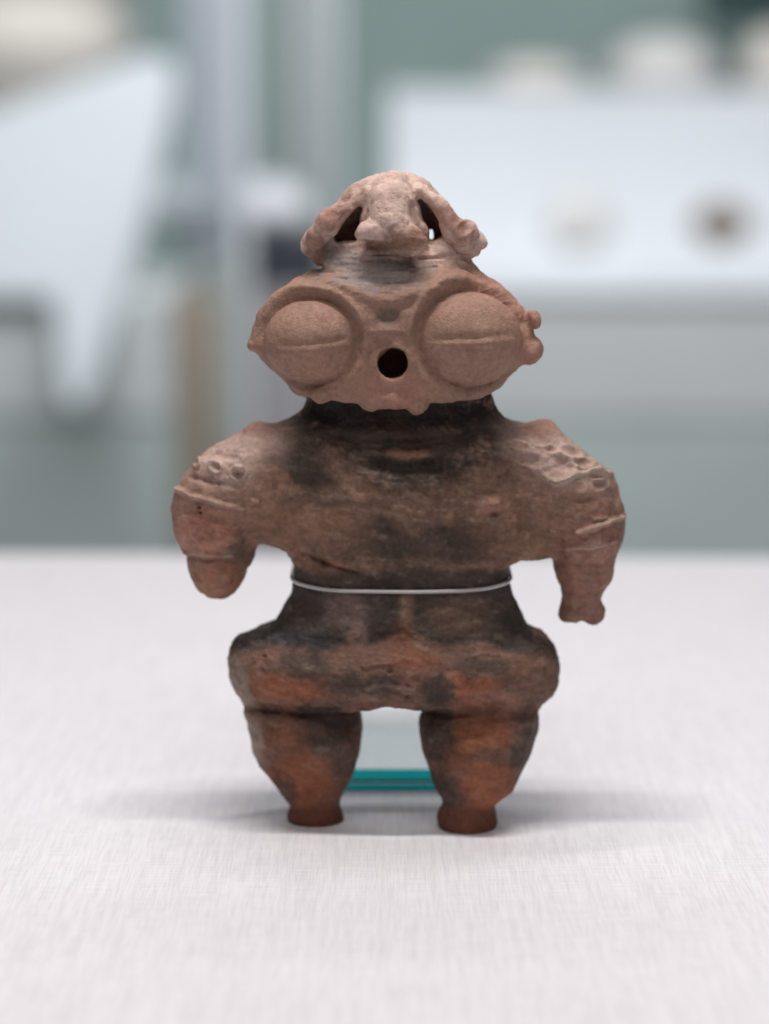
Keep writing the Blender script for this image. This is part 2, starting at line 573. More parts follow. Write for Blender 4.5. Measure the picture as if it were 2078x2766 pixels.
# ---- noise
def vnoise(P, seed):
    I = np.floor(P).astype(np.int64); f = P - I
    f = f * f * f * (f * (f * 6 - 15) + 10)

    def h(a, b, c):
        n = (a * 73856093) ^ (b * 19349663) ^ (c * 83492791) ^ (seed * 2654435761)
        n = (n ^ (n >> 13)) * 1274126177 & 0x7fffffff
        n = (n ^ (n >> 16)) * 668265263 & 0x7fffffff
        return ((n ^ (n >> 15)) & 0xffff) / 65535.0
    r = 0
    for a in (0, 1):
        for b in (0, 1):
            for c in (0, 1):
                w = (f[:, 0] if a else 1 - f[:, 0]) * (f[:, 1] if b else 1 - f[:, 1]) * (f[:, 2] if c else 1 - f[:, 2])
                r = r + w * h(I[:, 0] + a, I[:, 1] + b, I[:, 2] + c)
    return r


def fbm(P, size, seed, octv=4, rough=0.55):
    r, amp, tot = 0, 1.0, 0
    for o in range(octv):
        r = r + amp * vnoise(P / (size / 2 ** o) + 17.3 * o, seed + o)
        tot += amp; amp *= rough
    return r / tot - 0.5      # about -0.35 .. 0.35


# photograph coordinates of each point of the surface (the drawing the decoration follows)
wx, wy, wz = V[:, 0] * U, V[:, 1] * U, V[:, 2] * U
tt = (wy + CAM_D) * cp - (wz - CAM_H) * sp
PX = 1039 + FPX * wx / tt
PY = 1383 - FPX * ((wy + CAM_D) * sp + (wz - CAM_H) * cp) / tt
front = np.clip((-N[:, 1] + 0.25) / 0.5, 0, 1) * (V[:, 1] < 40)
sm = lambda a, b, x: (lambda t: t * t * (3 - 2 * t))(np.clip((x - a) / (b - a), 0, 1))


def ell(cx, cy, rx, ry, rot=0.0):
    c, q = math.cos(math.radians(rot)), math.sin(math.radians(rot))
    dx, dy = PX - cx, PY - cy
    return np.sqrt(((dx * c + dy * q) / rx) ** 2 + ((-dx * q + dy * c) / ry) ** 2)


def line(pts):
    """distance to a polyline and where along it, 0..1"""
    best = np.full(len(PX), 1e9); tb = np.zeros(len(PX)); n = len(pts) - 1
    for i, ((ax, ay), (bx, by)) in enumerate(zip(pts[:-1], pts[1:])):
        dx, dy = bx - ax, by - ay
        t = np.clip(((PX - ax) * dx + (PY - ay) * dy) / (dx * dx + dy * dy), 0, 1)
        d = np.hypot(PX - ax - t * dx, PY - ay - t * dy)
        m = d < best
        best[m] = d[m]; tb[m] = (i + t[m]) / n
    return best, tb


def gauss(d, w): return np.exp(-(d / w) ** 2)


D = np.zeros(len(V))
mid0 = fbm(V, 60, 15, 2)
face = (PY < 1125) & (PY > 735)
# goggle eyes: dome, groove round it, rim
EYES = ((832, 922, 130, 117, [(735, 930), (790, 930), (850, 927), (905, 920), (950, 912)]),
        (1278, 914, 142, 132, [(1150, 915), (1200, 914), (1280, 910), (1340, 905), (1395, 903)]))
eye_id = np.zeros(len(V), int)
for n, (cx, cy, rx, ry, sl) in enumerate(EYES):
    r = ell(cx, cy, rx, ry)
    fr = np.clip((-N[:, 1] - 0.05) / 0.55, 0, 1) * (V[:, 1] < 0) * face
    D += fr * (46 * np.clip(1 - (r / 1.02) ** 2, 0, 1) ** 0.95 - 12 * sm(1.12, 0.95, r))
    D += fr * -13 * gauss((r - 1.06) * rx, 12) * (0.45 + 0.55 * sm(70, -60, PY - cy))
    D += fr * 12 * gauss((r - 1.23) * rx, 14) * (0.5 + 0.5 * sm(70, -40, PY - cy))
    d, t = line(sl)
    d2, t2 = line([(x, y + 13) for x, y in sl])
    D += fr * (4.0 * gauss(d2, 10) - 6 * gauss(d, 9)) * (0.75 + 1.2 * mid0) * sm(0, 0.2, t) * sm(1, 0.8, t)
    eye_id[(r < 1.03) & (fr > 0.3) & (V[:, 1] < -60)] = n + 1
# brow ridge between the rims, nose, mouth rim
d, t = line([(905, 765), (965, 795), (1055, 812), (1140, 790), (1195, 760)])
D += front * 10 * gauss(d, 17)
D += front * -11 * gauss(ell(1054, 852, 26, 22), 1.0)
D += front * 7 * gauss(ell(1050, 893, 32, 13), 1.0)
D += front * face * -9 * gauss(ell(1055, 900, 70, 110), 1.0)
D += front * face * 6 * gauss(ell(1062, 985, 48, 49) * 48 - 48, 9)
D += front * face * 2 * gauss(line([(870, 1075), (940, 1045), (1010, 1070), (1060, 1085), (1120, 1075), (1180, 1045), (1250, 1060)])[0], 9)
D += front * -6 * gauss(ell(1137, 1098, 9, 8), 1)
# forehead strokes
fz = (PY > 640) & (PY < 800) & (PX > 840) & (PX < 1300)
D += fz * front * 9 * fbm(np.stack([V[:, 0] / 5 + 0.25 * V[:, 2], V[:, 1], V[:, 2]], 1), 16, 5, 3)
for pts, a in (([(1040, 760), (1090, 762), (1105, 755)], -6), ([(905, 752), (935, 752)], -6), ([(1130, 700), (1190, 695), (1260, 680)], -5),
               ([(1110, 735), (1180, 722)], -4), ([(940, 725), (1000, 735), (1060, 728)], -4)):
    d, t = line(pts); D += front * a * gauss(d, 4)
D += front * -6 * gauss(ell(1254, 617, 18, 14, -25), 0.8)
D += front * 4 * gauss(ell(1254, 617, 18, 14, -25) - 1.25, 0.3)
PX0, PY0 = PX, PY
w1, w2, w3 = fbm(V, 40, 101, 3), fbm(V, 40, 111, 3), fbm(V, 30, 121, 2)
PX = PX + 9 * w1; PY = PY + 9 * w2
DA = D; D = np.zeros(len(V))
# left arm: dotted band, ridges, cuff
al = (PX < 790) & (PY > 1140) & (PY < 1625)
for pts, a, w in (([(470, 1318), (520, 1340), (600, 1362), (664, 1386)], 10, 6.5), ([(485, 1395), (560, 1412), (655, 1428)], 3.5, 5),
                  ([(495, 1493), (560, 1497), (640, 1500)], 5, 6), ([(575, 1222), (640, 1238)], -4, 8), ([(505, 1285), (545, 1296), (600, 1308)], -7, 8),
                  ([(520, 1240), (590, 1256), (660, 1266)], 7, 16), ([(600, 1305), (660, 1322)], -4, 10), ([(676, 1350), (700, 1354)], 6, 5)):
    d, t = line(pts); D += al * front * a * gauss(d, w) * sm(0, 0.06, t) * sm(1, 0.94, t)
D += al * front * -4 * (gauss(line([(490, 1505), (640, 1515)])[0], 8))
for x, y, r in ((534, 1251, 11), (586, 1264, 12), (644, 1280, 15), (536, 1371, 6), (540, 1386, 6)):
    e = ell(x, y, r, r * 0.9)
    D += al * front * (-8 * gauss(e, 0.75) + 5 * gauss(e - 1.3, 0.35)) * min(1, r / 10)
# right arm: dimples, lumpy band, ridges
ar = (PX > 1370) & (PY > 1140) & (PY < 1700)
for x, y, rx, ry, a in ((1508, 1262, 36, 27, -9), (1486, 1213, 15, 10, -3), (1402, 1206, 22, 9, -4), (1572, 1252, 24, 11, -5), (1440, 1245, 34, 16, -4),
                        (1545, 1222, 26, 14, -4), (1606, 1286, 18, 9, -4), (1562, 1318, 16, 12, -2.5), (1618, 1312, 15, 12, -3), (1460, 1190, 24, 12, -3)):
    e = ell(x, y, rx, ry, 10)
    D += ar * front * (a * gauss(e, 0.85) - 0.7 * a * gauss(e - 1.3, 0.32))
for pts, a, w in (([(1470, 1275), (1498, 1302), (1564, 1284), (1610, 1278), (1658, 1282)], 9, 7), ([(1410, 1255), (1450, 1280), (1480, 1300)], 3, 8),
                  ([(1548, 1437), (1600, 1424), (1634, 1414), (1692, 1392)], 10, 6), ([(1600, 1405), (1640, 1398)], 4, 5), ([(1522, 1482), (1590, 1476), (1670, 1460)], 5, 5),
                  ([(1500, 1345), (1580, 1350), (1680, 1340)], -4, 14), ([(1440, 1335), (1540, 1342)], -4, 9), ([(1484, 1428), (1505, 1436)], 5, 5),
                  ([(1500, 1525), (1570, 1530), (1650, 1520)], -2, 9)):
    d, t = line(pts); D += ar * front * a * gauss(d, w) * sm(0, 0.08, t) * sm(1, 0.92, t)
D = DA + D * np.clip(1.25 + 1.8 * w3, 0.5, 2.0)
PX, PY = PX0 + 10 * w1, PY0 + 10 * w2
for pts in ([(745, 1190), (770, 1280), (765, 1380), (735, 1460)], [(1405, 1190), (1385, 1280), (1400, 1380), (1455, 1470)]):
    d, t = line(pts); D += front * -9 * gauss(d, 30) * sm(0, .2, t) * sm(1, .8, t)
# chest: nipple, necklace groove, crack, scratches
D += front * (36 * gauss(ell(1336, 1358, 23, 16, -8), 1.0) - 8 * gauss(ell(1336, 1382, 24, 10), 1))
D += front * 10 * gauss(ell(1068, 1376, 30, 17), 1.0) + front * 8 * gauss(ell(1150, 1395, 22, 40), 1.0) + front * 9 * gauss(ell(940, 1340, 60, 30, 25), 1.0)
d, t = line([(880, 1180), (960, 1200), (1090, 1196), (1220, 1186), (1320, 1160)])
D += front * -14 * gauss(d, 13) * (PY > 1120)
d, t = line([(1000, 1250), (1090, 1262), (1180, 1250)])
D += front * -12 * gauss(d, 20)
d, t = line([(880, 1215), (960, 1265), (1040, 1320)])
D += front * 16 * gauss(d, 24)
d, t = line([(1095, 1600), (1092, 1720)])
D += front * 9 * gauss(d, 17)
d, t = line([(1300, 1200), (1240, 1250), (1180, 1310)])
D += front * 12 * gauss(d, 24)
d, t = line([(806, 1494), (850, 1506), (900, 1530), (950, 1546), (1005, 1560)])
D += front * -11 * gauss(d, 4.5) * sm(1, 0.75, t)
D += front * 5 * gauss(line([(830, 1487), (880, 1500), (940, 1522)])[0], 9)
# hips: the apron of the belly over the roll, pits
d, t = line([(690, 1725), (780, 1745), (900, 1745), (1000, 1745), (1088, 1712), (1150, 1755), (1300, 1765), (1440, 1735)])
D += front * -5 * gauss(d, 13)
for x, y, r in ((1122, 1838, 13), (1052, 1815, 10), (716, 1772, 7), (1185, 1850, 22), (706, 1812, 10), (860, 1868, 16), (1100, 1880, 8)):
    D += front * (-7 * gauss(ell(x, y, r, r * 0.8), 0.9) + 2 * gauss(ell(x, y, r, r * 0.8) - 1.5, 0.4))
for pts, a in (([(980, 1802), (1030, 1795), (1060, 1795)], 5), ([(990, 1862), (1060, 1858), (1120, 1865)], 5), ([(1260, 1780), (1300, 1766), (1345, 1772)], 4)):
    d, t = line(pts); D += front * 2 * a * gauss(d, 6)
hz = (PY > 1680) & (PY < 1910)
for pts, a, w in (([(655, 1908), (800, 1926), (975, 1908)], -6, 13), ([(1140, 1912), (1300, 1936), (1458, 1922)], -6, 13)):
    d, t = line(pts); D += a * gauss(d, w)
PX, PY = PX0, PY0
# hand modelled lumps and fine tool marks everywhere
clean = 1 - 0.55 * (eye_id > 0)
lump = fbm(V, 90, 11, 2)
mid = fbm(V, 34, 21, 3)
fine = fbm(V, 10, 31, 2)
rough_here = 0.6 + 0.25 * hz + 0.4 * ((PY > 1880) & (PX < 760)) + 0.35 * (PY < 690) + 0.8 * sm(1130, 1200, PY) * sm(1560, 1500, PY) * sm(680, 780, PX) * sm(1480, 1380, PX) - 0.25 * (PY > 1920)
top_ = (PY < 690) * 1.0
fine = fine * (1 - 0.5 * top_); lump = lump * (1 + 0.8 * top_)
D += clean * (lump * 20 + mid * 13 * rough_here + fine * 3.0 * rough_here)
D *= np.clip(V[:, 2] / 10, 0, 1)
V2 = V + N * D[:, None]
V2[:, 2] = np.maximum(V2[:, 2], 0.0)
N = normals(V2, Q)
V = V2

# ---- colours of the fired clay, some light and shade painted in
CL = np.zeros((len(V), 3))
n1 = fbm(V, 120, 41, 5, 0.6); n2 = fbm(V, 45, 51, 4, 0.62); n3 = fbm(V, 14, 61, 3, 0.6)
TAN = np.array([0.282, 0.178, 0.138]); PINK = np.array([0.52, 0.385, 0.335]); GREY = np.array([0.27, 0.235, 0.22])
DARK = np.array([0.055, 0.043, 0.037]); BROWN = np.array([0.210, 0.124, 0.088]); RED = np.array([0.285, 0.112, 0.064])
ROSE = np.array([0.35, 0.190, 0.148]); CREAM = np.array([0.56, 0.46, 0.38]); BLACK = np.array([0.035, 0.033, 0.036])


def paint(mask, c, w=1.0):
    global CL
    m = np.clip(mask * w, 0, 1)[:, None]
    CL = CL * (1 - m) + c * m


def blob(cx, cy, rx, ry, rot=0.0, soft=0.5, wob=2.0):
    return sm(1 + soft, 1 - soft, ell(cx, cy, rx, ry, rot) + wob * (0.6 * n2 + 0.5 * n1 + 0.25 * n3))


CL[:] = TAN
Zr = PY + 60 * n1 + 45 * n2
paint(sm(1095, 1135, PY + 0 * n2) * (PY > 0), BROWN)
# head and crest
paint(sm(742, 690, PY + 30 * n2), PINK)
paint(blob(1010, 735, 130, 45), GREY, 0.9); paint(blob(900, 680, 50, 45), GREY, 0.9)
paint(blob(1050, 855, 34, 26, 0, 0.4, 0.5), np.array([0.13, 0.10, 0.085]), 0.8)
paint(blob(850, 655, 30, 60), BROWN * 0.9, 0.7); paint(blob(1130, 645, 50, 35), BROWN * 1.15, 0.8)
paint(blob(870, 590, 40, 20, -50), ROSE * 0.8, 0.6); paint(blob(1240, 595, 30, 18, 40), ROSE * 0.8, 0.7)
paint(blob(900, 580, 85, 26, -43, 0.6), ROSE * np.array([.72, .75, .78]), 0.85); paint(blob(1215, 590, 75, 24, 48, 0.6), ROSE * np.array([.75, .78, .8]), 0.8)  # browner side loops, their inner shading painted in as well
paint(blob(1108, 652, 58, 40, 0, 0.5), BROWN * 1.0, 0.85); paint(blob(1020, 665, 70, 14, 0, 0.5), BROWN * 0.85, 0.8)  # brown knob, with the shade of its underside painted as a strip
paint(blob(1060, 1060, 100, 45), ROSE, 0.75); paint(blob(770, 760, 90, 25, -35), ROSE, 0.6); paint(blob(1360, 800, 110, 35, 35), ROSE, 0.55)
paint(blob(1440, 930, 40, 70), ROSE, 0.6); paint(blob(880, 860, 40, 20), ROSE, 0.4); paint(blob(880, 990, 60, 50), ROSE, 0.4)
paint(blob(1270, 850, 110, 45), TAN * 1.25, 0.5); paint(blob(810, 880, 80, 35), TAN * 1.25, 0.5)  # upper eye domes paler, highlight from above painted in
# torso dark with brown clouds
torso = ((PX > 690) & (PX < 1480) & (PY > 1075)) | (PY > 1560)
is_neck = (V[:, 1] > -108) & (PY > 1040) & (PY < 1150) & (PX > 800) & (PX < 1360)
paint(blob(1080, 1110, 305, 85, 0, 0.3) * (V[:, 1] > -92) * sm(1048, 1075, PY), DARK * 0.5)  # dark neck clay with the shadow of the chin painted in
paint(blob(1085, 1180, 290, 65, 0, 0.35) * (PY > 1120), DARK * 0.6, 0.9)  # painted chin shadow carried on down the dark neck
paint(blob(1060, 1320, 360, 150, 0, 0.5), np.array([.120, .077, .058]), 0.85); paint(blob(1110, 1255, 170, 60, 0, 0.6), DARK * .62, 0.9)
paint(blob(1000, 1200, 160, 45, 20, 0.6), DARK * .7, 0.8); paint(blob(1230, 1195, 130, 55, -15, 0.6), DARK * .75, 0.8)
paint(blob(1130, 1475, 200, 65, 0, 0.6), DARK * 0.95, 0.8); paint(blob(840, 1260, 90, 60, 0, 0.5), DARK, 0.8)
paint(blob(830, 1420, 130, 45, 10, 0.6), BROWN * 1.15, 0.8); paint(blob(960, 1310, 100, 25, 38), BROWN * 1.1, 0.7)
paint(blob(1104, 1228, 55, 17, 0, 0.6, 1.0), BROWN * np.array([1.1, .95, .9]), 0.8)
paint(blob(1400, 1420, 110, 70), BROWN * 0.8, 0.7); paint(blob(1330, 1365, 45, 25, 0, 0.5), ROSE * 0.9, 0.7)  # rose patch is a pale highlight painted on the nipple
paint(blob(1110, 1400, 40, 40), BROWN * 1.0, 0.5); paint(blob(930, 1390, 60, 30), BROWN * 1.2, 0.5)
# arms
paint(blob(590, 1330, 140, 200, 10, 0.35, 0.8), TAN * 0.97, 0.95); paint(blob(560, 1435, 80, 62, 5, 0.35, 0.6), ROSE * np.array([.98, .85, .8]), 0.75)
paint(blob(650, 1225, 115, 65, -25, 0.7, 1.2), PINK * 0.88, 0.85); paint(blob(690, 1150, 50, 22, -30), ROSE, 0.7)
paint(blob(590, 1560, 75, 60), BROWN * np.array([1.25, 1, .95]), 0.85); paint(blob(640, 1500, 45, 25), DARK * 1.6, 0.7); paint(blob(700, 1430, 50, 70), BROWN, 0.6)
paint(blob(1570, 1300, 140, 170, -20, 0.35, 0.8), TAN * 0.92, 0.95); paint(blob(1500, 1220, 125, 62, 30, 0.7, 1.2), PINK * 0.85, 0.85)
paint(blob(1460, 1155, 50, 25), ROSE, 0.7); paint(blob(1560, 1370, 110, 28), BROWN, 0.7)
paint(blob(1600, 1490, 95, 90), ROSE * 0.78, 0.8); paint(blob(1570, 1610, 80, 90), ROSE * 0.72, 0.85); paint(blob(1440, 1500, 90, 30), BROWN, 0.7)
# waist and belly
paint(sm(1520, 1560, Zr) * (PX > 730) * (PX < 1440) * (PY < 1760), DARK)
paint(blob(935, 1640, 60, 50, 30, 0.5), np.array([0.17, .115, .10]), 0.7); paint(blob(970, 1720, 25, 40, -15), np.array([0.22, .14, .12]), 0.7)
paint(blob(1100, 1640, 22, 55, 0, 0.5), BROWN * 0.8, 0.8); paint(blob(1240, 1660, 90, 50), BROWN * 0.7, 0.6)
# hips
hip = sm(1690, 1745, PY + 40 * n2 + 25 * n1) * (PY < 1915)
lowbelly = sm(1725, 1752, PY + 18 * n2 - 34 * gauss(PX - 1090, 50) * -1)
paint(lowbelly, np.array([0.165, 0.095, 0.072]), 0.95)
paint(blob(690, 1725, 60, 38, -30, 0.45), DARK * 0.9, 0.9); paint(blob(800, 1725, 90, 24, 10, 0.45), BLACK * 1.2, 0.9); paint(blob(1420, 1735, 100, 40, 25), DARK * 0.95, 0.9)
paint(blob(1090, 1745, 40, 50, 0, 0.7), RED * 0.6, 0.6); paint(blob(790, 1862, 110, 42, 5, 0.45), RED * 1.02, 0.9)
paint(blob(1260, 1860, 75, 50, 10, 0.45), RED * 1.08, 0.9); paint(blob(1330, 1895, 90, 25), ROSE * 0.85, 0.8)
paint(blob(720, 1780, 50, 20, 0), ROSE * 0.8, 0.6); paint(blob(820, 1805, 70, 38), DARK * 1.1, 0.8); paint(blob(960, 1855, 110, 28), DARK * 1.3, 0.75)
paint(blob(1190, 1850, 42, 36, 0, 0.4), DARK * 1.25, 0.8); paint(blob(1300, 1800, 90, 22), DARK * 1.1, 0.75); paint(blob(1440, 1820, 80, 50), BROWN * 0.85, 0.7)
paint(blob(1130, 1785, 70, 25), RED * 0.75, 0.6); paint(blob(640, 1840, 26, 55, -15), CREAM * 0.62, 0.7)
# legs
leg = sm(1895, 1915, PY)
paint(leg, np.array([0.185, 0.092, 0.066]))
paint(blob(870, 1940, 130, 50, 0, 0.5), DARK, 0.9); paint(blob(860, 2010, 55, 40), DARK * 1.1, 0.85)
paint(blob(820, 2110, 85, 70, 0, 0.45), RED * 0.92, 0.9); paint(blob(770, 1990, 60, 50), BROWN * np.array([1.1, .85, .75]), 0.6)
paint(blob(690, 1990, 25, 70, -12), CREAM * 0.6, 0.75); paint(blob(665, 1900, 20, 40), CREAM * 0.55, 0.7)
paint(blob(1290, 2010, 90, 70, 10, 0.45), RED * 0.82, 0.9); paint(blob(1310, 2120, 65, 80, 10, 0.45), RED * 1.05, 0.95)
paint(blob(1180, 1960, 45, 90), DARK * 1.2, 0.85); paint(blob(1430, 1990, 45, 90, 10), DARK * 1.5, 0.75); paint(blob(1340, 2045, 80, 22), DARK * 1.35, 0.7)
paint(blob(1210, 2150, 40, 70, -20), DARK * 1.1, 0.85); paint(blob(760, 2150, 30, 40), DARK * 1.1, 0.7); paint(blob(930, 2060, 40, 60), DARK * 1.5, 0.6)
paint(sm(2172, 2196, PY + 20 * n2), BROWN * np.array([.72, .48, .42]), 0.85)
# tonal variation, pale scuffs on proud places, random dark flecks
hd = np.where(PY < 1120, 0.5, 1.0)
CL *= (1 + hd * (0.55 * n2 + 0.35 * n3) + 0.30 * n1)[:, None]
streak = fbm(np.stack([V[:, 0] / 2.6 + 0.3 * V[:, 2], V[:, 1] / 2, V[:, 2]], 1), 22, 91, 4, 0.65)
bodyz = sm(1140, 1240, PY) * sm(2200, 2100, PY)
CL *= (1 + 0.9 * streak * bodyz)[:, None]
paint(np.clip(streak * 6 - 0.7, 0, 1) * bodyz, CREAM * 0.4, 0.4)
proud = np.clip(D / 9, -1, 1)
sc = np.clip(fbm(V, 26, 71, 4, 0.7) * 4 - 0.55 + 0.35 * proud, 0, 1) * (0.2 + 0.2 * (PY < 1700))
paint(sc, CREAM * 0.8, 0.5)
paint((D > 5) * sm(4.5, 8.5, D) * ((PX < 680) | (PX > 1480)) * (PY > 1200), CREAM * 0.8, 0.35)
paint(np.clip(fbm(V, 20, 81, 4, 0.65) * 5 - 0.75, 0, 1), DARK * 0.9, 0.5 * hd)
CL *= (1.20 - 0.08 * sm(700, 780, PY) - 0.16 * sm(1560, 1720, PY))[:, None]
lum = CL.mean(1, keepdims=True)
CL = lum + (CL - lum) * 1.12
CL = np.clip(CL, 0.012, 0.8)

# ---- parts
part = np.full(len(V), 0)
P_ = {'torso': 0, 'head': 1, 'crest': 2, 'arm_a': 3, 'arm_b': 4, 'hips': 5, 'leg_a': 6, 'leg_b': 7, 'foot_a': 8, 'foot_b': 9, 'eye_a': 10, 'eye_b': 11}
zpy = np.array([px_to_u(1060, q)[1] for q in range(440, 2300)])


def zof(q): return px_to_u(1060, q)[1]


X, Z = V[:, 0], V[:, 2]
xl, xr = px_to_u(725, 1300)[0], px_to_u(1425, 1300)[0]
part[Z > zof(1098)] = 1
part[(Z > zof(1160)) & (V[:, 1] < -112)] = np.where(PY[(Z > zof(1160)) & (V[:, 1] < -112)] < 1122, 1, part[(Z > zof(1160)) & (V[:, 1] < -112)])
part[(Z > zof(655)) & (Z > zof(600) - 0 * X)] = 2
part[(PY < 690) & ((PX < 880) | (PX > 1238)) & (Z > zof(720))] = 2
part[(V[:, 1] < -78) & (PY < 690) & (PX > 950) & (PX < 1170) & (PY < 684)] = 2
body = Z < zof(1098)
part[body & (X < xl) & (Z > zof(1625))] = 3
part[body & (X > xr) & (Z > zof(1700)) & ~((Z < zof(1640)) & (X < px_to_u(1495, 1650)[0]))] = 4
part[(part == 0) & (Z < zof(1735))] = 5
part[(part == 0) & (Z < zof(1700)) & ((X < px_to_u(740, 1700)[0]) | (X > px_to_u(1415, 1700)[0]))] = 5
part[(Z < zof(1908)) & (X < px_to_u(1070, 1900)[0])] = 6
part[(Z < zof(1908)) & (X > px_to_u(1070, 1900)[0])] = 7
part[(part == 6) & (Z < zof(2176))] = 8
part[(part == 7) & (Z < zof(2170))] = 9
part[(eye_id == 1) & (part == 1)] = 10
part[(eye_id == 2) & (part == 1)] = 11


def clay():
    m, nt, p = mat_new('fired_clay')
    L = nt.links
    at_ = node(nt, 'ShaderNodeAttribute', attribute_name='clay')
    tc = node(nt, 'ShaderNodeTexCoord')
    nz = node(nt, 'ShaderNodeTexNoise', Scale=900.0, Detail=6.0, Roughness=0.65)
    nb = node(nt, 'ShaderNodeTexNoise', Scale=2600.0, Detail=3.0, Roughness=0.6)
    L.new(tc.outputs['Object'], nz.inputs['Vector']); L.new(tc.outputs['Object'], nb.inputs['Vector'])
    mr = node(nt, 'ShaderNodeMapRange')
    mr.inputs[1].default_value, mr.inputs[2].default_value = 0.3, 0.7
    mr.inputs[3].default_value, mr.inputs[4].default_value = 0.82, 1.18
    L.new(nz.outputs['Fac'], mr.inputs[0])
    mx = node(nt, 'ShaderNodeVectorMath', operation='SCALE')
    L.new(at_.outputs['Color'], mx.inputs[0]); L.new(mr.outputs[0], mx.inputs[3])
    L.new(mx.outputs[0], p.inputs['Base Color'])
    ad = node(nt, 'ShaderNodeMath', operation='ADD')
    L.new(nz.outputs['Fac'], ad.inputs[0]); L.new(nb.outputs['Fac'], ad.inputs[1])
    b = node(nt, 'ShaderNodeBump', Strength=0.48, Distance=0.0005)
    L.new(ad.outputs[0], b.inputs['Height']); L.new(b.outputs['Normal'], p.inputs['Normal'])
    p.inputs['Roughness'].default_value = 0.62
    p.inputs['Specular IOR Level'].default_value = 0.22
    return m


MAT_CLAY = clay()
fig = empty('clay_figurine', (0, 0, 0))
tag(fig, 'brown fired clay figurine with huge slit eyes, standing on white linen', 'figurine')
fp = part[Q]
flab = np.where((fp[:, 0] == fp[:, 1]) | (fp[:, 0] == fp[:, 2]), fp[:, 0], np.where((fp[:, 1] == fp[:, 2]) | (fp[:, 1] == fp[:, 3]), fp[:, 1], fp[:, 2]))


def part_mesh(name, pid, parent):
    q = Q[flab == pid]
    u, inv = np.unique(q, return_inverse=True)
    inv = inv.reshape(q.shape)
    me = bpy.data.meshes.new(name)
    me.vertices.add(len(u)); me.loops.add(q.size); me.polygons.add(len(q))
    me.vertices.foreach_set('co', (V[u] * U).astype(np.float32).ravel())
    me.loops.foreach_set('vertex_index', inv.astype(np.int32).ravel())
    me.polygons.foreach_set('loop_start', np.arange(0, q.size, 4, dtype=np.int32))
    me.polygons.foreach_set('use_smooth', np.ones(len(q), bool))
    me.update(calc_edges=True)
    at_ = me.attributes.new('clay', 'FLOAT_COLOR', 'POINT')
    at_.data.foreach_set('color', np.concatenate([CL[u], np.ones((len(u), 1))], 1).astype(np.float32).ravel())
    me.materials.append(MAT_CLAY)
    me.normals_split_custom_set_from_vertices(N[u].tolist())
    o = bpy.data.objects.new(name, me)
    col.objects.link(o); o.parent = parent
    return o


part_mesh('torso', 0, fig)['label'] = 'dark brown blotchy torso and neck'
head = part_mesh('head', 1, fig)
part_mesh('crest', 2, head)['label'] = 'pinkish arched crest with a knob in front'
part_mesh('eye', 10, head); part_mesh('eye', 11, head)
part_mesh('arm', 3, fig)['label'] = 'stubby rounded arm with three dots in a band'
part_mesh('arm', 4, fig)['label'] = 'arm ending in a forked hand'
part_mesh('hips', 5, fig)
la = part_mesh('leg', 6, fig); lb = part_mesh('leg', 7, fig)
part_mesh('foot', 8, la); part_mesh('foot', 9, lb)

# ------------------------------------------------------------------ glass stand behind the figurine
def glass_mat():
    m, nt, p = mat_new('stand_glass')
    p.inputs['Base Color'].default_value = (0.86, 0.97, 0.97, 1)
    p.inputs['Roughness'].default_value = 0.02
    p.inputs['Transmission Weight'].default_value = 1.0
    p.inputs['IOR'].default_value = 1.5
    nt2 = nt
    tr = node(nt2, 'ShaderNodeBsdfTransparent')
    tr.inputs['Color'].default_value = (0.985, 0.996, 0.998, 1)
    gl = node(nt2, 'ShaderNodeBsdfGlossy', Roughness=0.03)
    fr = node(nt2, 'ShaderNodeFresnel', IOR=1.5)
    mx = node(nt2, 'ShaderNodeMixShader')
    ge = node(nt2, 'ShaderNodeNewGeometry')
    fo = node(nt2, 'ShaderNodeMath', operation='SUBTRACT'); fo.inputs[0].default_value = 1.0
    fm = node(nt2, 'ShaderNodeMath', operation='MULTIPLY')
    nt2.links.new(ge.outputs['Backfacing'], fo.inputs[1]); nt2.links.new(fo.outputs[0], fm.inputs[0]); nt2.links.new(fr.outputs[0], fm.inputs[1])
    nt2.links.new(fm.outputs[0], mx.inputs[0]); nt2.links.new(tr.outputs[0], mx.inputs[1]); nt2.links.new(gl.outputs[0], mx.inputs[2])
    nt2.links.new(mx.outputs[0], nt2.nodes['Material Output'].inputs['Surface'])
    return m


def edge_mat():
    m, nt, p = mat_new('polished_glass_edge')
    p.inputs['Base Color'].default_value = (0.0, 0.95, 1.0, 1)  # bright cyan stands in for light carried inside the glass
    p.inputs['Roughness'].default_value = 0.12
    tl = node(nt, 'ShaderNodeBsdfTranslucent')
    tl.inputs['Color'].default_value = (0.05, 1.0, 1.0, 1)
    mx = node(nt, 'ShaderNodeMixShader')
    mx.inputs[0].default_value = 0.3
    nt.links.new(p.outputs[0], mx.inputs[1]); nt.links.new(tl.outputs[0], mx.inputs[2])
    nt.links.new(mx.outputs[0], nt.nodes['Material Output'].inputs['Surface'])
    return m


MG, ME = glass_mat(), edge_mat()
stand = empty('glass_stand', on_table(1078, 2138))
tag(stand, 'clear glass stand with turquoise edges behind the figurine legs', 'stand')


def glass_plate(name, lo, hi, edge_axis, parent):
    """plate whose two large faces are clear and whose narrow rims show the green of the glass, its glow painted on"""
    o = box(name, lo, hi, MG, parent)
    o.data.materials.append(ME)
    for p in o.data.polygons:
        p.material_index = 1 if (edge_axis == 2 and p.normal[1] < -0.9) else 0
    return o


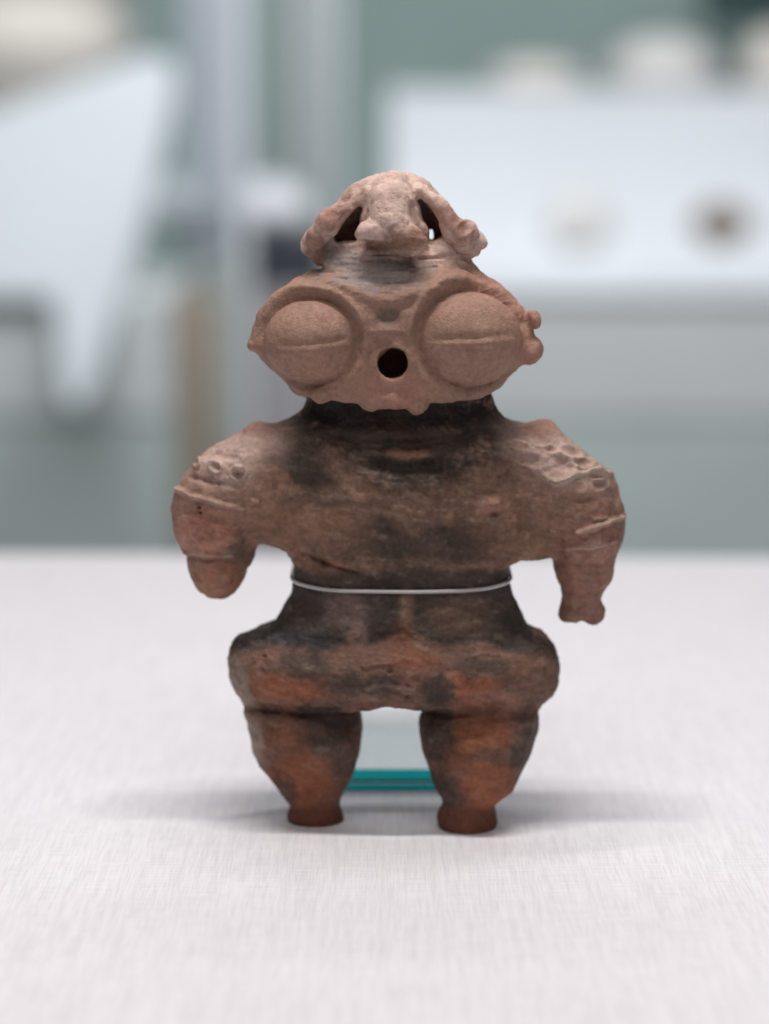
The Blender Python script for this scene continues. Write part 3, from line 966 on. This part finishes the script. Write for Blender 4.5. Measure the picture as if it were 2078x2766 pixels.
yf = stand.location.y
xa, xb = at(812, 1900, yf).x, at(1362, 1900, yf).x
off = stand.location
glass_plate('base_plate', (xa - off.x, 0.0, 0.0004), (xb - off.x, 0.058, 0.0022), 2, stand)
glass_plate('base_plate', (xa - off.x, 0.0006, 0.0028), (xb - off.x, 0.058, 0.0056), 2, stand)
jt = box('joint', (xa - off.x, 0.0003, 0.00222), (xb - off.x, 0.006, 0.00278), None, stand)
jm, nt, p = mat_new('joint_glue')
p.inputs['Base Color'].default_value = (0.0, 0.10, 0.12, 1)
jt.data.materials.append(jm)
for p in jt.data.polygons: p.material_index = 0
glass_plate('upright', (xa - off.x, 0.0500, 0.0060), (xb - off.x, 0.0545, 0.085), 1, stand)

# ------------------------------------------------------------------ nylon line tied round the waist and the stand
def tube_mesh(name, pts, r, mat, closed=True, n=10):
    pts = [Vector(p) for p in pts]
    v, f = [], []
    m = len(pts)
    for i, p in enumerate(pts):
        t = (pts[(i + 1) % m] - pts[i - 1]).normalized()
        a = t.cross(Vector((0, 0, 1))).normalized(); b = a.cross(t)
        for k in range(n):
            q = 2 * math.pi * k / n
            v.append(p + (a * math.cos(q) + b * math.sin(q)) * r)
    for i in range(m):
        j = (i + 1) % m
        for k in range(n):
            l = (k + 1) % n
            f.append((i * n + k, i * n + l, j * n + l, j * n + k))
    return link_mesh(name, v, f, mat, smooth=True)


# loop follows the waist: the outermost clay at that height in each direction, closed round the upright
zc = zof(1560)
ring = []
selv = (np.abs(V[:, 2] - zc) < 14) & (part != 3) & (part != 4)
wv = V[selv][:, :2]
cxw = wv[:, 0].mean(); bx0, bx1 = xa / U, xb / U
yb_ = (yf + 0.0552) / U
hullp = np.concatenate([wv, np.array([[bx0, yb_], [bx1, yb_]])])
ang = np.linspace(-math.pi, math.pi, 240, endpoint=False)
sup = np.array([(hullp @ np.array([math.cos(a), math.sin(a)])).max() for a in ang])
# hull outline from its support function
dsup = (np.roll(sup, -1) - np.roll(sup, 1)) / (2 * (ang[1] - ang[0]))
hx = sup * np.cos(ang) - dsup * np.sin(ang); hy = sup * np.sin(ang) + dsup * np.cos(ang)
loop = []
for x, y in zip(hx, hy):
    loop.append((x, y))
lp = np.array(loop)
for _ in range(6):
    lp = (np.roll(lp, 1, 0) + 2 * lp + np.roll(lp, -1, 0)) / 4
rs = 0.00043
c0 = lp.mean(0)
dirs = lp - c0; dirs /= np.linalg.norm(dirs, axis=1, keepdims=True)
lp = lp + dirs * (rs / U * 0.8)
pts = []
for x, y in lp:
    z = zc + 4 - 20 * max(0.0, min(1.0, -(y - 10) / 110.0))
    pts.append((x * U, y * U, z * U))
m_str, nt, p = mat_new('nylon_line')
p.inputs['Base Color'].default_value = (0.62, 0.59, 0.58, 1)
p.inputs['Roughness'].default_value = 0.3
p.inputs['Transmission Weight'].default_value = 0.25
string = tube_mesh('nylon_line', pts, rs, m_str)
tag(string, 'thin whitish nylon line tied round the waist of the figurine', 'string')

# ------------------------------------------------------------------ what stands behind, out of focus
M_WALL = plain('sage_wall', (0.54, 0.70, 0.665), 0.8, 3.0, 0.1)
M_WHITE = plain('white_board', (0.72, 0.745, 0.77), 0.6, 8.0, 0.04)
M_GREYF = plain('grey_board', (0.62, 0.63, 0.64), 0.6, 8.0, 0.05)
M_BASE = plain('grey_green_base', (0.50, 0.56, 0.545), 0.7, 8.0, 0.08)
M_METAL = plain('pale_metal', (0.42, 0.45, 0.50), 0.35, 8.0, 0.05)
M_GREENG = plain('green_glass_edge', (0.28, 0.37, 0.35), 0.3, 8.0, 0.05)
M_DARK = plain('dark_block', (0.03, 0.035, 0.045), 0.6, 8.0, 0.05)
M_POT = plain('buff_pottery', (0.70, 0.65, 0.59), 0.8, 30.0, 0.2, 0.3)
M_POTW = plain('pale_pottery', (0.74, 0.72, 0.69), 0.8, 30.0, 0.12, 0.3)
M_POTB = plain('brown_pottery', (0.22, 0.165, 0.125), 0.8, 30.0, 0.3, 0.3)
M_WOOD = plain('brown_wood', (0.36, 0.29, 0.22), 0.6, 20.0, 0.2)
M_BLOB = plain('milky_glass', (0.85, 0.85, 0.88), 0.3, 20.0, 0.05)

fl = box('floor', (-4, -1.5, FLOOR - 0.05), (4, 5.6, FLOOR), plain('floor_grey', (0.22, 0.24, 0.235), 0.5))
tag(fl, kind='structure')
wl = box('wall', (-4, 5.2, FLOOR), (4, 5.3, 2.6), M_WALL)
tag(wl, kind='structure')


def span(px0, py0, px1, py1, Y, depth):
    a, b = at(px0, py1, Y), at(px1, py0, Y)
    return (a.x, Y, a.z), (b.x, Y + depth, b.z)


# right-hand display case
Y1 = 2.70
caseR = empty('display_case', (at(1560, 1140, Y1).x, Y1, FLOOR))
tag(caseR, 'white topped display case with grey front behind the figurine, at right', 'display case')


def cbox(name, lo, hi, mat, par, bevel=0.004):
    o = box(name, lo, hi, mat, None, bevel)
    o.parent = par
    o.matrix_parent_inverse = par.matrix_basis.inverted() if False else __import__('mathutils').Matrix.Translation(-par.location)
    return o


lo, hi = span(1045, 805, 2300, 1135, Y1, 0.70)
cbox('case_front', lo, hi, M_GREYF, caseR)
cbox('base', (lo[0], Y1 + 0.004, FLOOR), (hi[0], Y1 + 1.088, lo[2] - 0.001), M_BASE, caseR)
top = hi[2]
cbox('top_board', (lo[0] - 0.004, Y1 - 0.010, top + 0.001), (hi[0], Y1 + 1.120, top + 0.009), M_WHITE, caseR)
r0, r1 = at(1048, 240, Y1 + 0.672), at(2300, 240, Y1 + 0.672)
ya, yb2, yc, zb = Y1 + 0.160, Y1 + 0.672, Y1 + 1.056, top + 0.010
wv_ = [(x, y, z) for x in (r0.x, r1.x) for y, z in ((ya, zb), (ya, zb + 0.01), (yb2, r0.z), (yc, r0.z), (yc, zb))]
rz_ = link_mesh('sloped_riser', wv_, [(0, 1, 2, 3, 4), (9, 8, 7, 6, 5)] + [(i, i + 5, (i + 1) % 5 + 5, (i + 1) % 5) for i in range(5)], M_WHITE, None, bevel=0.01)
rz_.parent = caseR
rz_.matrix_parent_inverse = __import__('mathutils').Matrix.Translation(-caseR.location)
ztop = r0.z


def pot(name, px, py_base, Y, z, rpx, hpx, prof, mat, label, group=None, wob=0.04):
    sc_ = (Y + CAM_D) / FPX
    q = at(px, py_base, Y)
    o = lathe(name, [(r * rpx * sc_, h * hpx * sc_) for r, h in prof], mat, (q.x, Y, z), wob=wob)
    return tag(o, label, 'pottery', group)


DOME = [(0.0, 0), (0.75, 0.0), (0.95, 0.12), (1.0, 0.35), (0.88, 0.66), (0.62, 0.88), (0.3, 0.98), (0.0, 1.0)]
BOWL = [(0.0, 0.0), (0.5, 0.0), (0.75, 0.2), (0.95, 0.6), (1.0, 1.0), (0.92, 1.0), (0.86, 0.6), (0.65, 0.28), (0.0, 0.15)]
zt = top + 0.0092
def on_slope(px, py):
    lo_, hi_ = ya, yb2
    for _ in range(40):
        m_ = 0.5 * (lo_ + hi_)
        zs_ = zb + 0.01 + (m_ - ya) / (yb2 - ya) * (ztop - zb - 0.01)
        if at(px, py, m_).z > zs_: lo_ = m_
        else: hi_ = m_
    return m_, zs_


y_, z_ = on_slope(1945, 630)
pot('pottery_shard', 1945, 630, y_, z_ - 0.006, 75, 90, DOME, M_POTB, 'small dark brown pottery fragment lying on the white case top', wob=0.12)
y_, z_ = on_slope(1560, 650)
pot('pottery_shard', 1560, 650, y_, z_ - 0.006, 80, 140, DOME, M_POTW, 'pale grey pottery fragment on the case top, left of the dark one', wob=0.1)
pot('pottery_vessel', 1440, 300, Y1 + 0.800, ztop + 0.0005, 130, 75, DOME, plain('cream_pottery', (0.80, 0.76, 0.70), 0.8, 30, 0.1), 'low cream pottery piece on the riser, right of the crest', wob=0.06)
pot('pottery_vessel', 1785, 240, Y1 + 0.800, ztop + 0.0005, 150, 140, DOME, M_POTW, 'tall pale domed pottery piece on the riser of the right case', wob=0.06)
pot('pottery_vessel', 2090, 240, Y1 + 0.736, ztop + 0.0005, 85, 160, DOME, M_POT, 'buff pottery vessel cut off by the right edge of the picture', wob=0.03)
dk = cbox('dark_panel', *span(1900, -400, 2500, 70, Y1 + 1.600, 0.05), plain('dark_teal', (0.03, 0.075, 0.075), 0.6), empty('wall_panel', at(2150, 70, Y1 + 1.600)))
tag(dk.parent, 'dark teal panel on the wall in the upper right corner', 'panel')

# left-hand display case with slanting white board
Y2 = 2.40
caseL = empty('display_case', (at(150, 1140, Y2).x, Y2, FLOOR))
tag(caseL, 'grey fronted display case behind the figurine, at left edge', 'display case')
lo, hi = span(-700, 800, 450, 1130, Y2, 0.6)
cbox('case_front', lo, hi, plain('grey_board_left', (0.66, 0.69, 0.69), 0.6, 8, 0.05), caseL)
cbox('base', (lo[0], Y2 + 0.004, FLOOR), (hi[0], Y2 + 0.928, lo[2] - 0.001), M_BASE, caseL)
outline = [(-500, 330), (-40, 300), (380, 140), (470, 150), (480, 230), (440, 400), (395, 590), (330, 800), (255, 1030), (205, 1110), (165, 1080), (150, 930), (135, 805), (-500, 795)]
YB = Y2 - 0.14
fv = [at(x, y, YB + 0.00040 * (1100 - y)) for x, y in outline]
bv = [v + Vector((0, 0.02, -0.02)) for v in fv]
nO = len(fv)
wb = link_mesh('slanted_board', fv + bv, [tuple(range(nO)), tuple(range(2 * nO - 1, nO - 1, -1))] + [(i, i + nO, (i + 1) % nO + nO, (i + 1) % nO) for i in range(nO)], plain('slanted_board_white', (0.50, 0.535, 0.555), 0.6, 8, 0.05), bevel=0.01)
tag(wb, 'white board with slanting edge tapering downwards, at left of picture', 'board')
pj = pot('pottery_jar', 60, 250, Y2 + 0.62, at(60, 300, Y2 + 0.62).z, 330, 420,
         [(0.0, 0.0), (0.5, 0.0), (0.8, 0.2), (0.92, 0.5), (0.80, 0.62), (0.82, 0.70), (1.0, 0.9), (1.0, 1.2), (0.9, 1.2), (0.0, 0.9)], M_POT,
         'large buff pottery jar cut off by the upper left corner', wob=0.01)
jb = cbox('jar_block', (pj.location.x - 0.16, Y2 + 0.44, hi[2] + 0.001), (pj.location.x + 0.16, Y2 + 0.80, pj.location.z - 0.0005), M_WHITE, caseL)

# posts and fittings between the two cases
Y3 = 3.0
g3 = 'upright posts between the display cases'


def post(px0, px1, Y, mat, label, py0=-500, py1=1500, depth=0.05):
    lo, hi = span(px0, py0, px1, py1, Y, depth)
    o = box('case_post', (lo[0], lo[1], FLOOR), hi, mat, None, 0.004)
    tag(o, label, 'post', g3)
    return o


post(522, 652, Y3, M_METAL, 'pale blue grey metal post left of the crest, widest of the posts')
post(690, 742, Y3 + 0.160, M_GREENG, 'narrow green grey post beside the pale metal post')
post(758, 905, Y3 + 0.320, plain('pale_grey_post', (0.44, 0.48, 0.48), 0.5, 8, 0.05), 'light grey post directly behind left half of the crest')
post(475, 575, Y3 - 0.45, M_WOOD, 'brownish post standing low beside the slanted white board', py0=800)
post(556, 650, Y3 - 0.256, plain('pale_sage', (0.42, 0.45, 0.44), 0.5, 8, 0.05), 'short pale sage post in front of the metal post', py0=690)
post(648, 662, Y3 - 0.24, M_WHITE, 'thin pale glass edge between the metal post and the green post', py0=-500)
post(902, 918, Y3 + 0.30, M_WHITE, 'thin pale glass edge left of the white case top')
pd = cbox('pedestal', *span(640, 770, 860, 2000, Y3 - 0.192, 0.12), plain('mauve_grey', (0.36, 0.34, 0.36), 0.6, 8, 0.05), empty('pedestal_block', at(745, 1500, Y3)))
tag(pd.parent, 'mauve grey pedestal with a dark top under the white round globe', 'pedestal')
cbox('dark_top', *span(620, 640, 880, 790, Y3 - 0.192, 0.12), M_DARK, pd.parent)
SPH = [(0.0, -1), (0.4, -0.92), (0.75, -0.66), (0.95, -0.3), (1, 0), (0.95, 0.3), (0.75, 0.66), (0.4, 0.92), (0.0, 1)]
sc3 = (Y3 - 0.096 + CAM_D) / FPX
q = at(722, 566, Y3 - 0.096)
o = lathe('glass_globe', [(r * 115 * sc3, h * 84 * sc3) for r, h in SPH], M_BLOB, q)
tag(o, 'whitish round globe on the dark block, just left of the crest', 'globe')
q = at(480, 560, Y3 - 0.096)
o = lathe('glass_globe', [(r * 92 * sc3, h * 80 * sc3) for r, h in SPH], plain('grey_glass', (0.42, 0.47, 0.48), 0.3, 20, 0.05), q)
tag(o, 'greyer round globe beside the slanted white board', 'globe')
